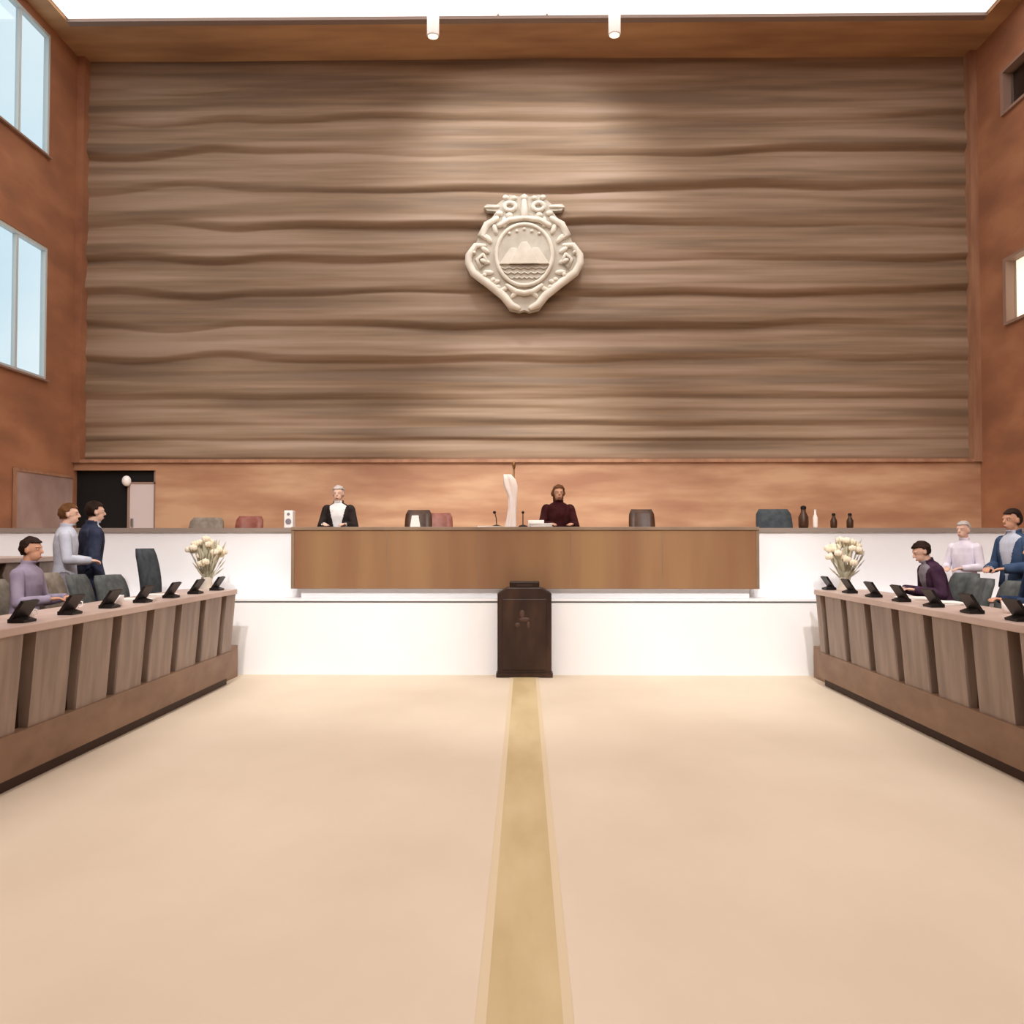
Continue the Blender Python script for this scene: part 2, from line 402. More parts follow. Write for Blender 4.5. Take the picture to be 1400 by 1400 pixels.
bm = bmesh.new(); tube(bm, loop3([E(680, 300), E(680, 380), E(680, 430)], -.15), [.05, .07, .06]); ell(bm, (0, -.15, E(0, 270)[1]), (.06, .05, .06))
obj('crest_finial', bm, 'plaster', t, True)
bm = bmesh.new()
tube(bm, loop3([E(480, 500), E(560, 455), E(680, 440), E(800, 455), E(880, 500)], -.17), [.05, .055, .05, .055, .05])
obj('upper_ribbon', bm, 'plaster', t, True)
bm = bmesh.new()
tube(bm, loop3([E(540, 985), E(610, 1035), E(680, 1048), E(750, 1035), E(820, 985)], -.17), [.04, .055, .055, .055, .04])
obj('lower_ribbon', bm, 'plaster', t, True)
sh = []
for k in range(36):
    a = 2 * PI * k / 36
    sh.append(E(680 + 225 * math.cos(a), 735 - 245 * math.sin(a) * (1 if math.sin(a) > 0 else 1.02)))
bm = bmesh.new(); prism(bm, sh, -.14, -.17); shd = obj('shield', bm, 'plastershade', t)
bm = bmesh.new(); rr_ = []
sc_ = E(680, 735)
for k, p in enumerate(sh):
    dx, dz = p[0] - sc_[0], p[1] - sc_[1]; l_ = math.hypot(dx, dz); dx /= l_; dz /= l_
    rr_.append([bm.verts.new((p[0] + dx * .038 * math.cos(a), -.17 - .038 * math.sin(a), p[1] + dz * .038 * math.cos(a))) for a in [2 * PI * j / 10 for j in range(10)]])
for k in range(36):
    A_, B_ = rr_[k], rr_[(k + 1) % 36]
    for j in range(10): bm.faces.new((A_[j], A_[(j + 1) % 10], B_[(j + 1) % 10], B_[j]))
obj('shield_rim', bm, 'plaster', t, True)
for n, (cx, w, h) in enumerate(((590, 110, 130), (770, 110, 130), (680, 120, 175))):
    bm = bmesh.new(); q0 = -.20 - .012 * n
    prism(bm, [E(cx - w, 815), E(cx + w, 815), E(cx + w * .55, 815 - h * .6), E(cx + w * .2, 815 - h), E(cx - w * .2, 815 - h), E(cx - w * .55, 815 - h * .6)], -.17, q0 - .01)
    obj('mountain', bm, 'plaster', t, bevel=.008)
bm = bmesh.new()
for n, y in enumerate((845, 885, 925)):
    w = (185, 160, 120)[n]
    tube(bm, [(E(680 - w + 2 * w * k / 12, 0)[0], -.18, E(0, y + (7 if k % 2 else -7))[1]) for k in range(13)], .014, 6)
obj('wave_relief', bm, 'plastershade', t, True)
for k in range(5):
    bm = bmesh.new(); q = E(560 + 60 * k, 565 - 18 * (2 - abs(k - 2))); ell(bm, (q[0], -.18, q[1]), (.03, .025, .03)); obj('star', bm, 'plaster', t, True)

# ------------------------------------------------------------------ pendants
for x, lab in ((-1.56, 'left white tube pendant lamp hanging below the ceiling'), (1.54, 'right white tube pendant lamp hanging below the ceiling')):
    t = thing('pendant_lamp', lab, 'pendant lamp', (x, 16.0, ZC + .03), 0, 'white tube pendants')
    bm = bmesh.new(); lathe(bm, [(.10, -.62), (.105, -.60), (.105, -.2), (.07, -.17), (.02, -.15)]); obj('lamp_shade', bm, 'cup', t, True)
    bm = bmesh.new(); tube(bm, [(0, 0, -.16), (0, 0, -.0)], .018, cap=False); obj('stem', bm, 'cup', t)
    bm = bmesh.new(); lathe(bm, [(.085, -.635), (.085, -.62)]); obj('bulb', bm, 'lit', t)

# ------------------------------------------------------------------ side platforms and benches
struct('floor_left', B(-XW, -3.68, 1.5, 12.2, 0, .4), 'plinth', 'raised floor behind the left bench', 'floor')
struct('floor_right', B(3.68, XW, 1.5, 12.2, 0, .4), 'plinth', 'raised floor behind the right bench', 'floor')
gapY = [11.12 - .73 * k for k in range(12)]
def bench(s, label, X0=3.55, zb=0, YE=11.55, Y0=2.6):
    t = thing('side_bench', label, 'bench desk', (s * X0, 0, zb))
    X = lambda v: s * v                                   # v measured outwards from the front face
    def bx(a, b, *r):
        a, b = sorted((X(a), X(b))); return B(a, b, *r)
    obj('toe_kick', bx(.06, .12, Y0, YE - .02, 0, .10), 'toe', t)
    obj('plinth', bx(.0, .13, Y0, YE, .10, .40), 'plinth', t)
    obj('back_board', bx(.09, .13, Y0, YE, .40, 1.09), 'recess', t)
    obj('top', bx(-.05, .62, Y0, YE + .02, 1.09, 1.15), 'benchtop', t, bevel=.008)
    obj('end_panel', bx(.13, .58, YE - .05, YE, .40, 1.09), 'bench', t)
    edges = [YE + .09] + [g_ + (.17 if s > 0 else 0) for g_ in gapY if g_ > Y0 + .1] + [Y0 - .09]
    for k in range(len(edges) - 1):
        ya = edges[k] - .09; yb = edges[k + 1] + .09
        if ya - yb < .1: continue
        bm = bmesh.new()
        pr = [(X(-.035), 1.09), (X(.09), 1.09), (X(.09), .40), (X(.02), .40)]
        A = [bm.verts.new((p[0], ya, p[1])) for p in pr]; Bv = [bm.verts.new((p[0], yb, p[1])) for p in pr]
        bm.faces.new(A); bm.faces.new(Bv[::-1])
        for i in range(4): bm.faces.new((A[i], Bv[i], Bv[(i + 1) % 4], A[(i + 1) % 4]))
        obj('panel', bm, 'bench', t)
    return t
bench(-1, 'long panelled wooden bench desk along the left side of the floor')
bench(1, 'long panelled wooden bench desk along the right side of the floor')

bench(-1, 'second row bench desk on the upper tier at the left edge of the view', 5.78, .4, 11.6, 6.4)
bench(1, 'second row bench desk on the upper tier at the right edge of the view', 5.78, .4, 11.6, 6.4)
struct('floor_left_tier', B(-XW, -5.92, 1.5, 12.2, .4, .8), 'plinth', 'upper tier floor behind the second left bench', 'floor')
struct('floor_right_tier', B(5.92, XW, 1.5, 12.2, .4, .8), 'plinth', 'upper tier floor behind the second right bench', 'floor')

# tilted voting terminals on the bench tops
def terminal():
    t = thing('desk_terminal', '', 'terminal')
    bm = bmesh.new(); prism(bm, [(-.06, 0), (.07, 0), (.075, .02), (-.02, .05), (-.06, .03)], -.10, .10, 'y'); obj('base', bm, 'black', t)
    bm = bmesh.new(); prism(bm, [(-.035, .035), (-.01, .03), (.085, .17), (.06, .18)], -.125, .125, 'y'); obj('housing', bm, 'black', t)
    bm = bmesh.new(); prism(bm, [(-.032, .047), (-.028, .045), (.054, .167), (.050, .169)], -.11, .11, 'y'); obj('screen', bm, 'screen', t)
    return t
T0 = terminal(); first = True
ordn = ['farthest', 'second', 'third', 'fourth', 'fifth', 'sixth', 'seventh']
for s, nm in ((-1, 'left'), (1, 'right')):
    for k in range(7):
        o = T0 if first else copy_tree(T0); first = False
        o.location = (s * 3.66, gapY[k] + (.15 if s < 0 else .36), 1.151); o.scale = (.9, .9, .9); o.rotation_euler = (0, 0, 0 if s < 0 else PI)
        w = 'farthest' if k == 0 else ('nearest visible' if k == 6 else ordn[k] + ' from the far end')
        tag(o, 'black tilted desk terminal on the %s bench, %s' % (nm, w), 'terminal', 'black terminals on the side benches')

# cups and papers on the benches
def cup(x, y, z, label):
    t = thing('cup', label, 'cup', (x, y, z), random.random() * 3, 'white cups on the benches')
    bm = bmesh.new(); lathe(bm, [(.028, 0), (.042, .04), (.046, .10), (.040, .10), (.036, .045), (.02, .012)]); obj('bowl', bm, 'cup', t, True)
    bm = bmesh.new(); tube(bm, [(.04, 0, .08), (.07, 0, .075), (.072, 0, .045), (.042, 0, .03)], .006, 6); obj('handle', bm, 'cup', t, True)
cup(-3.70, 7.05, 1.151, 'white cup beside the nearest visible terminal on the left bench')
cup(-3.80, 7.98, 1.151, 'white cup between the fifth and sixth terminals of the left bench')
cup(-3.66, 8.55, 1.151, 'white cup just beyond the fifth terminal of the left bench')
cup(3.95, 7.85, 1.151, 'white cup beside the sixth terminal on the right bench')
cup(3.85, 7.45, 1.151, 'white cup at the right edge of the view on the right bench')
def papers(x, y, z, rz, label, n=4):
    bm = bmesh.new()
    for k in range(n):
        a = random.uniform(-.12, .12); ca, sa = math.cos(a), math.sin(a)
        pts = [(ca * u - sa * v, sa * u + ca * v) for u, v in ((-.15, -.105), (.15, -.105), (.15, .105), (-.15, .105))]
        prism(bm, pts, k * .006, k * .006 + .005, 'z')
    o = obj('paper_stack', bm, 'paper', None); o.location = (x, y, z); o.rotation_euler = (0, 0, rz)
    tag(o, label, 'papers', 'stacks of paper on the desks')
papers(-3.80, 9.33, 1.151, .2, 'stack of white papers on the left bench in front of the standing people')
papers(-3.85, 10.06, 1.151, .1, 'stack of white papers toward the far end of the left bench')
papers(3.90, 9.66, 1.151, -.2, 'stack of white papers before the plum jacket person on the right bench')
papers(3.95, 8.95, 1.151, 1.4, 'stack of white papers near the front of the right bench')

# ------------------------------------------------------------------ chairs
def chair(label, m, loc, rz, back=.95, group='grey swivel chairs behind the benches', w=.25):
    """swivel chair, faces local +y, origin on the floor"""
    t = thing('swivel_chair', label, 'chair', loc, rz, group)
    bm = bmesh.new(); box(bm, -w, w, -.23, .25, .42, .50); obj('seat', bm, m, t, True, .03)
    bm = bmesh.new()
    n = 8; rows = []
    for i in range(n + 1):
        u = i / n; z = .50 + (back - .50) * u; yb = -.20 - .10 * u + .03 * math.sin(u * PI)
        hw = w * (.86 + .14 * math.sin(u * PI * .9)) * (1 if u < .93 else .86)
        rows.append([(hw * q, yb - .035 * (1 - q * q) + 0, z) for q in (-1, -.5, 0, .5, 1)])
    fr = [[bm.verts.new((x, y + .035, z)) for x, y, z in r] for r in rows]
    bk = [[bm.verts.new((x, y - .035, z)) for x, y, z in r] for r in rows]
    for i in range(n):
        for j in range(4):
            bm.faces.new((fr[i][j], fr[i][j + 1], fr[i + 1][j + 1], fr[i + 1][j])); bm.faces.new((bk[i][j], bk[i + 1][j], bk[i + 1][j + 1], bk[i][j + 1]))
        bm.faces.new((fr[i][0], fr[i + 1][0], bk[i + 1][0], bk[i][0])); bm.faces.new((fr[i][4], bk[i][4], bk[i + 1][4], fr[i + 1][4]))
    for j in range(4):
        bm.faces.new((fr[0][j], bk[0][j], bk[0][j + 1], fr[0][j + 1])); bm.faces.new((fr[n][j], fr[n][j + 1], bk[n][j + 1], bk[n][j]))
    obj('backrest', bm, m, t, True)
    for s in (-1, 1):
        bm = bmesh.new(); tube(bm, [(s * w, -.15, .46), (s * (w + .05), -.15, .50), (s * (w + .05), -.13, .66), (s * (w + .05), .14, .67)], .018, 8); obj('armrest', bm, 'black', t, True)
    bm = bmesh.new(); tube(bm, [(0, 0, .10), (0, 0, .43)], .03, 10, False); obj('column', bm, 'metal', t, True)
    bm = bmesh.new()
    for k in range(5):
        a = 2 * PI * k / 5; tube(bm, [(0, 0, .11), (.27 * math.cos(a), .27 * math.sin(a), .065)], [.028, .018], 8)
    obj('base', bm, 'black', t, True)
    for k in range(5):
        a = 2 * PI * k / 5; bm = bmesh.new(); ell(bm, (.27 * math.cos(a), .27 * math.sin(a), .032), (.03, .03, .03), None, 8, 6); obj('caster', bm, 'black', t, True)
    return t
F = .401
chair('tall charcoal chair at the far end of the left bench', 'chairdk', (-4.47, 11.84, F), -PI / 2 - .15, 1.24, 'grey swivel chairs behind the benches', .2)
chair('grey low chair next to the tall charcoal one behind the left bench', 'chair', (-4.44, 10.70, F), -PI / 2 - .2, .95)
chair('grey chair in front of the navy suited person behind the left bench', 'chair', (-4.44, 10.02, F), -PI / 2 + .1, .98)
chair('taupe chair in front of the pale blue shirted person at the left bench', 'chairbe', (-4.44, 9.36, F), -PI / 2, 1.02)
chair('taupe high chair near the left edge of the view', 'chairbe', (-5.38, 9.85, F), -PI / 2 + .1, 1.30)
chair('taupe chair under the seated lavender person on the left', 'chairbe', (-4.62, 8.70, F), -PI / 2, .98)
chair('grey chair under the plum jacket person on the right', 'chair', (4.62, 10.62, F), PI / 2 + .1, .98)
chair('grey chair just right of the plum jacket person behind the right bench', 'chair', (4.44, 9.92, F), PI / 2, .95)
chair('grey chair in front of the standing blue dressed person on the right', 'chair', (4.44, 9.20, F), PI / 2, .95)
chair('dark chair under the seated deep blue person at the right edge', 'chairdk', (4.62, 8.48, F), PI / 2, .98)

# dais chairs
G = 1.151
RG = 'dark chairs on the dais'
chair('dark brown leather chair behind the white card on the rostrum', 'leather', (-1.56, 13.75, G), PI, 1.04, RG, .20)
chair('red brown leather chair just right of the white card on the rostrum', 'redleather', (-1.32, 14.6, G), PI, 1.02, RG, .20)
chair('dark brown leather chair alone on the right part of the rostrum', 'leather', (1.73, 13.8, G), PI, 1.05, RG, .19)
chair('brown leather chair under the grey haired person on the rostrum', 'leather', (-2.70, 13.85, G), PI, .92, RG, .22)
chair('brown leather chair under the maroon dressed person on the rostrum', 'leather', (.49, 13.85, G), PI, .92, RG, .22)
chair('charcoal chair just right of the rostrum behind the parapet', 'chairdk', (3.66, 13.75, G), PI, 1.05, RG, .26)
chair('low grey chair behind the left parapet near the flower stand', 'chairbe', (-4.70, 13.75, G), PI, .93, RG)
chair('low brown chair behind the left parapet close to the rostrum', 'redleather', (-4.05, 13.7, G), PI, .95, RG, .2)

# things on the rostrum
RT = .985 + .935 + .001
def mic(x, y, z, rz, label):
    t = thing('microphone', label, 'microphone', (x, y, z), rz, 'microphones on the rostrum')
    bm = bmesh.new(); lathe(bm, [(.06, 0), (.06, .02), (.02, .035)]); obj('base', bm, 'black', t, True)
    bm = bmesh.new(); tube(bm, [(0, 0, .03), (0, .01, .12), (0, .05, .19)], .007, 6); obj('gooseneck', bm, 'black', t, True)
    bm = bmesh.new(); ell(bm, (0, .065, .205), (.02, .03, .02)); obj('capsule', bm, 'black', t, True)
mic(-.02, 13.0, RT, 0, 'black gooseneck microphone beside the white flag foot on the rostrum')
mic(-.38, 13.0, RT, .5, 'black gooseneck microphone left of the white flag on the rostrum')
papers(.22, 12.95, RT, .1, 'stack of white papers between the flag and the maroon dressed person', 9)
papers(-.46, 12.66, RT, -.1, 'thin stack of white papers left of the flag on the rostrum', 2)
bm = bmesh.new(); prism(bm, [(-.07, 0), (.07, 0), (.045, .16), (-.045, .16)], -.012, .012, 'y')
o = obj('name_card', bm, 'paper', None, False, .004); o.location = (-1.49, 12.95, RT); tag(o, 'white upright card before the dark brown chair on the rostrum', 'card')
bm = bmesh.new(); box(bm, -.11, .11, -.02, .02, 0, .10)
o = obj('name_plate', bm, 'paper', None, False, .006); o.location = (.16, 13.10, RT); tag(o, 'low white plate behind the paper stack at the centre of the rostrum', 'name plate')
t = thing('bottle', 'small pale bottle on the parapet right of the rostrum', 'bottle', (3.96, 13.0, 1.911))
bm = bmesh.new(); lathe(bm, [(.032, 0), (.034, .02), (.034, .14), (.014, .19), (.013, .23)]); obj('body', bm, 'flag', t, True)
bm = bmesh.new(); lathe(bm, [(.016, .23), (.016, .25)]); obj('cap', bm, 'paper', t)
for x, k_, lab in ((3.80, 1.35, 'tall dark carafe standing left of the pale bottle on the right parapet'), (4.21, .9, 'short dark carafe standing right of the pale bottle on the right parapet'), (4.43, .9, 'dark carafe farthest right on the right parapet')):
    t = thing('carafe', lab, 'carafe', (x, 13.0, 1.911), 0, 'dark carafes on the parapet')
    bm = bmesh.new(); lathe(bm, [(.045 * k_, 0), (.05 * k_, .03 * k_), (.05 * k_, .11 * k_), (.025 * k_, .16 * k_), (.024 * k_, .19 * k_)]); obj('body', bm, 'leather', t, True)
    bm = bmesh.new(); lathe(bm, [(.028 * k_, .19 * k_), (.028 * k_, .215 * k_), (.012 * k_, .225 * k_)]); obj('stopper', bm, 'black', t)
t = thing('loudspeaker', 'small white box loudspeaker on the parapet at the left end of the rostrum', 'loudspeaker', (-3.22, 13.0, 1.911))
obj('cabinet', B(-.06, .06, -.07, .07, 0, .24), 'cup', t, bevel=.008)
bm = bmesh.new(); tube(bm, [(0, -.072, .09), (0, -.078, .09)], .04, 14, False); obj('cone', bm, 'softgrey', t)
bm = bmesh.new(); tube(bm, [(0, -.072, .19), (0, -.078, .19)], .02, 14, False); obj('tweeter', bm, 'softgrey', t)

# furled white flag behind the rostrum
t = thing('flag_stand', 'furled white flag on a brass pole behind the middle of the rostrum', 'flag', (-.17, 13.55, G))
bm = bmesh.new(); lathe(bm, [(.16, 0), (.16, .03), (.05, .06), (.03, .10)]); obj('base', bm, 'gold', t, True)
bm = bmesh.new(); tube(bm, [(.02, 0, .06), (.02, 0, 1.62)], .014, 8, False); obj('pole', bm, 'gold', t, True)
bm = bmesh.new(); ell(bm, (.02, 0, 1.66), (.025, .025, .06)); obj('finial', bm, 'gold', t, True)
bm = bmesh.new()
prof = [(.045, -.08, 1.53), (.075, -.05, 1.46), (.085, -.03, 1.36), (.055, 0, 1.22), (.05, .0, 1.05), (.06, -.01, .9), (.08, -.03, .72), (.10, -.04, .55)]
rings = []
for r, cx, z in prof:
    rings.append([bm.verts.new((cx + r * (1 + .28 * math.cos(5 * a + z * 4)) * math.cos(a), -.03 + .7 * r * (1 + .28 * math.cos(5 * a + z * 4)) * math.sin(a), z)) for a in [2 * PI * k / 40 for k in range(40)]])
for a, b in zip(rings, rings[1:]):
    for k in range(40): bm.faces.new((a[k], a[(k + 1) % 40], b[(k + 1) % 40], b[k]))
bm.faces.new(rings[0]); bm.faces.new(rings[-1][::-1]); obj('cloth', bm, 'flag', t, True)

# notice board on the left wall
t = thing('notice_board', 'mauve grey board on the left wall beside the dark doorway', 'board', (-8.49, 16.7, 1.9))
obj('panel', B(.0, .03, -1.0, .95, 0, 1.0), 'mauve', t)
fb = bmesh.new(); box(fb, 0, .045, -1.05, 1.0, 1.0, 1.05); box(fb, 0, .045, -1.05, 1.0, -.05, 0); box(fb, 0, .045, -1.05, -1.0, 0, 1.0); box(fb, 0, .045, .95, 1.0, 0, 1.0)
obj('frame', fb, 'batten', t)

# flower stands at both bench ends
def flowers(s, label, seed):
    rnd = random.Random(seed)
    t = thing('flower_arrangement', label, 'flowers', (s * 4.0, 11.95, F), 0, 'cream flower stands')
    bm = bmesh.new(); box(bm, -.13, .13, -.13, .13, 0, .56); obj('pedestal', bm, 'vase', t, bevel=.012)
    bm = bmesh.new(); lathe(bm, [(.06, .56), (.10, .62), (.10, .72), (.06, .82), (.075, .88), (.06, .88), (.045, .80)]); obj('vase', bm, 'vase', t, True)
    bm = bmesh.new()
    for k in range(70):
        a = rnd.uniform(0, 2 * PI); sp = rnd.uniform(.05, .24); h = rnd.uniform(.95, 1.36)
        p = Vector((sp * math.cos(a), sp * math.sin(a), h)); q = Vector((.03 * math.cos(a), .03 * math.sin(a), .84))
        d_ = (p - q).normalized(); sd = d_.cross(Vector((0, 0, 1))).normalized() * rnd.uniform(.015, .03)
        tube(bm, [q, p], .004, 5, False)
        mid = p - d_ * .07; n_ = sd.cross(d_).normalized() * .008
        v = [bm.verts.new(c_) for c_ in (p - d_ * .16, mid + sd + n_, p + d_ * .03, mid - sd + n_, mid - n_)]
        for f_ in ((0, 1, 4), (1, 2, 4), (2, 3, 4), (3, 0, 4), (0, 3, 1), (1, 3, 2)): bm.faces.new([v[i] for i in f_])
    fo = obj('foliage', bm, 'leaf', t); fo['kind'] = 'stuff'
    for k in range(26):
        a = k * 2.4; rr = .22 * math.sqrt((k + .5) / 26); h = 1.38 - rr * rr * 3.2 - rnd.uniform(0, .10) - (.15 if k % 4 == 3 else 0)
        bm = bmesh.new()
        for j in range(7):
            b = j * 2 * PI / 6
            c_ = (rr * math.cos(a) + (.028 * math.cos(b) if j < 6 else 0), rr * math.sin(a) + (.028 * math.sin(b) if j < 6 else 0), h + (.012 if j == 6 else 0))
            ell(bm, c_, (.026, .026, .034), None, 8, 6)
        obj('bloom', bm, 'petal', t, True)
flowers(-1, 'cream flower arrangement beyond the far end of the left bench', 3)
flowers(1, 'cream flower arrangement beyond the far end of the right bench', 5)

# ------------------------------------------------------------------ people
def person(label, loc, rz, pose='stand', h=1.75, skin='skin1', hair='hair_dark', top='navy', bottom='suit', lean=0, jacket=None,
           longhair=False, arms='down', headturn=0, headtilt=0, seat=.50):
    sc = h / 1.75
    hipz = .93 if pose == 'stand' else (seat / sc + .095)
    up = hipz - .93
    Rl = Matrix.Rotation(-lean, 3, 'X')
    def U(x, y, z):                                       # upper body point, bent about the hips
        v = Rl @ Vector((x, y, z - .93)); return Vector((v.x, v.y, v.z + hipz))
    bm = bmesh.new(); bones = []
    # torso as elliptical loft
    prof = [(.84, .10, .08), (.88, .150, .105), (.96, .168, .118), (1.07, .148, .104), (1.18, .156, .112), (1.30, .178, .120), (1.39, .176, .106), (1.45, .115, .085), (1.48, .06, .06)]
    rings = []
    for z, rx, ry in prof:
        rings.append([bm.verts.new(U(rx * math.cos(a), ry * math.sin(a), z)) for a in [2 * PI * k / 20 for k in range(20)]])
    for a, b in zip(rings, rings[1:]):
        for k in range(20): bm.faces.new((a[k], a[(k + 1) % 20], b[(k + 1) % 20], b[k]))
    bm.faces.new(rings[0][::-1]); bm.faces.new(rings[-1])
    bones += [(U(0, 0, .90), U(0, 0, 1.0), 'pelvis', .15), (U(0, 0, 1.05), U(0, 0, 1.40), 'torso', .15)]
    # neck and head
    hc = U(0, .025, 1.635)
    Rh = Matrix.Rotation(headturn, 3, 'Z') @ Matrix.Rotation(-headtilt - lean * .4, 3, 'X')
    H = lambda x, y, z: hc + Rh @ Vector((x, y, z))
    tube(bm, [U(0, -.005, 1.42), U(0, .0, 1.50), H(0, -.015, -.05)], [.062, .054, .055], 12)
    bones += [(U(0, 0, 1.455), U(0, .005, 1.53), 'neck', .058), (H(0, 0, -.03), H(0, 0, .05), 'head', .085)]
    ell(bm, H(0, -.008, .022), (.077, .097, .093), Rh, 18, 12)
    ell(bm, H(0, .025, -.045), (.056, .066, .072), Rh, 16, 10)
    tube(bm, [H(0, .086, .02), H(0, .108, -.022)], [.008, .015], 8)                    # nose
    for s in (-1, 1):
        ell(bm, H(s * .078, -.008, -.005), (.013, .022, .034), Rh, 8, 6)               # ears
        tube(bm, [H(s * .012, .089, .030), H(s * .05, .077, .030)], [.008, .008], 6)   # brow
    ell(bm, H(0, .082, -.098 + .03), (.024, .014, .010), Rh, 8, 6)
    # arms
    for s in (-1, 1):
        sh_ = U(s * .172, -.005, 1.395)
        if pose == 'sit' or arms == 'desk':
            el = U(s * .25, .06, 1.13) ; wr = U(s * .16, .0, 1.13) + Vector((0, .31, .03 if pose == 'sit' else .05))
        elif arms == 'front':
            el = U(s * .25, .03, 1.13); wr = U(s * .12, .24, 1.12)
        elif arms == 'face' and s == 1:
            el = U(s * .25, .12, 1.18); wr = U(s * .10, .17, 1.42)
        else:
            el = U(s * .245, -.03, 1.13); wr = U(s * .255, .06, .89)
        tube(bm, [sh_, sh_.lerp(el, .5), el], [.056, .048, .042], 12)
        tube(bm, [el, el.lerp(wr, .35), wr], [.044, .042, .028], 12)
        bones += [(sh_, el, 'arm', .05), (el, wr, 'arm', .04)]
        d_ = (wr - el).normalized()
        inward = Vector((-s, 0, 0))
        w_ = (Vector((0, 0, 1)).cross(d_) if abs(d_.z) < .7 else Vector((0, 1, 0))); w_ = (w_ - d_ * w_.dot(d_)).normalized()
        n_ = d_.cross(w_).normalized()
        if abs(d_.z) < .7:
            if n_.z > 0: n_ = -n_                                                      # palm faces down
            if w_.dot(inward) < 0: w_ = -w_                                            # thumb side inwards
        else:
            if n_.dot(inward) < 0: n_ = -n_                                            # palm faces the thigh
        R3 = Matrix((w_, d_, n_)).transposed()
        ell(bm, wr + d_ * .05, (.040, .056, .017), R3, 12, 8)
        bones.append((wr + d_ * .03, wr + d_ * .16, 'hand', .03))
        for i, (q, L_) in enumerate(((.030, .070), (.010, .080), (-.010, .074), (-.030, .058))):
            b0 = wr + d_ * .082 + w_ * q
            p1 = b0 + (d_ * .95 + n_ * .25 + w_ * q * 2).normalized() * L_ * .5
            p2 = p1 + (d_ * .75 + n_ * .65).normalized() * L_ * .28
            p3 = p2 + (d_ * .45 + n_ * .9).normalized() * L_ * .22
            tube(bm, [b0 - d_ * .02, b0, p1, p2, p3], [.0095, .0095, .009, .0085, .0075], 8)
        b0 = wr + d_ * .025 + w_ * .026
        p1 = b0 + (d_ * .6 + w_ * .75 + n_ * .2).normalized() * .038; p2 = p1 + (d_ * .85 + w_ * .3 + n_ * .4).normalized() * .032
        tube(bm, [b0 - w_ * .012, b0, p1, p2], [.012, .012, .0105, .009], 8)
    # legs
    for s in (-1, 1):
        hp = Vector((s * .095, 0, hipz))
        if pose == 'stand':
            kn = Vector((s * .105, .02, .49)); an = Vector((s * .11, -.02, .085)); toe = Vector((s * .125, .14, .035))
        else:
            kn = Vector((s * .13, .42, hipz - .01)); an = Vector((s * .13, .40, .085)); toe = Vector((s * .14, .55, .035))
        tube(bm, [hp, hp.lerp(kn, .45), kn], [.088, .078, .055], 14)
        tube(bm, [kn, kn.lerp(an, .35), an], [.055, .055, .036], 12)
        tube(bm, [an - Vector((0, .03, .045)), an.lerp(toe, .5), toe], [.038, .042, .032], 10)
        bones += [(hp, kn, 'leg', .075), (kn, an + Vector((0, 0, .04)), 'leg', .045), (an - Vector((0, .03, .045)), toe, 'foot', .04)]
    me = bpy.data.meshes.new('tmp'); bm.to_mesh(me); bm.free()
    to = bpy.data.objects.new('tmp', me); C.objects.link(to)
    md = to.modifiers.new('r', 'REMESH'); md.mode = 'VOXEL'; md.voxel_size = .0085; md.use_smooth_shade = True
    ms = to.modifiers.new('s', 'SMOOTH'); ms.factor = .5; ms.iterations = 2
    dg = bpy.context.evaluated_depsgraph_get()
    me2 = bpy.data.meshes.new_from_object(to.evaluated_get(dg))
    bpy.data.objects.remove(to); bpy.data.meshes.remove(me)
    co = [v.co.copy() for v in me2.vertices]; no = [v.normal.copy() for v in me2.vertices]
    reg = []
    for p in co:
        best = None; bd = 1e9
        for a, b, r_, rad in bones:
            ab = b - a; tt = max(0, min(1, (p - a).dot(ab) / max(ab.length_squared, 1e-9)))
            dd = (p - a - ab * tt).length - rad
            if dd < bd: bd = dd; best = r_
        reg.append(best)
    faces = [tuple(p.vertices) for p in me2.polygons]
    me2.materials.clear(); me2.materials.append(M[skin])
    me2.name = 'person'
    for p in me2.polygons: p.use_smooth = True
    body = bpy.data.objects.new('person', me2); C.objects.link(body)
    body.location = loc; body.rotation_euler = (0, 0, rz); body.scale = (sc, sc, sc)
    tag(body, label, 'person')
    def shell(name, test, off, m, wob=0):
        keep = [f for f in faces if all(test(i) for i in f)]
        use = sorted({i for f in keep for i in f}); ix = {v: k for k, v in enumerate(use)}
        vv = []
        for i in use:
            d2 = off + (wob * noise.noise(co[i] * 28) if wob else 0)
            vv.append(co[i] + no[i] * d2)
        n0 = len(vv)
        for i in use: vv.append(co[i] + no[i] * .001)      # inner skin gives the garment thickness at its hems
        from collections import Counter
        ec = Counter(); ed = {}
        for f in keep:
            for k in range(len(f)):
                a, b = f[k], f[(k + 1) % len(f)]; ec[frozenset((a, b))] += 1; ed[frozenset((a, b))] = (a, b)
        ff = [tuple(ix[i] for i in f) for f in keep]
        for e, c_ in ec.items():
            if c_ == 1:
                a, b = ed[e]; ff.append((ix[b], ix[a], ix[a] + n0, ix[b] + n0))
        m_ = bpy.data.meshes.new(name); m_.from_pydata(vv, [], ff); m_.materials.append(M[m])
        for p in m_.polygons: p.use_smooth = True
        o = bpy.data.objects.new(name, m_); C.objects.link(o); o.parent = body
        return o
    Rli = Rl.transposed()
    def flat(i):                                           # back to the upright frame
        v = Rli @ (co[i] - Vector((0, 0, hipz))); return (v.x, v.y, v.z + .93)
    shell('trousers', lambda i: reg[i] in ('leg', 'pelvis'), .010, bottom)
    shell('shirt', lambda i: reg[i] in ('torso', 'arm') or (reg[i] == 'pelvis' and flat(i)[2] > .93), .014, top)
    if jacket:
        def jt(i):
            if reg[i] == 'arm': return True
            if reg[i] not in ('torso', 'pelvis'): return False
            x, y, z = flat(i)
            if z < .90: return False
            return not (y > .03 and abs(x) < .015 + max(0, z - 1.02) * .24)
        shell('jacket', jt, .024, jacket)
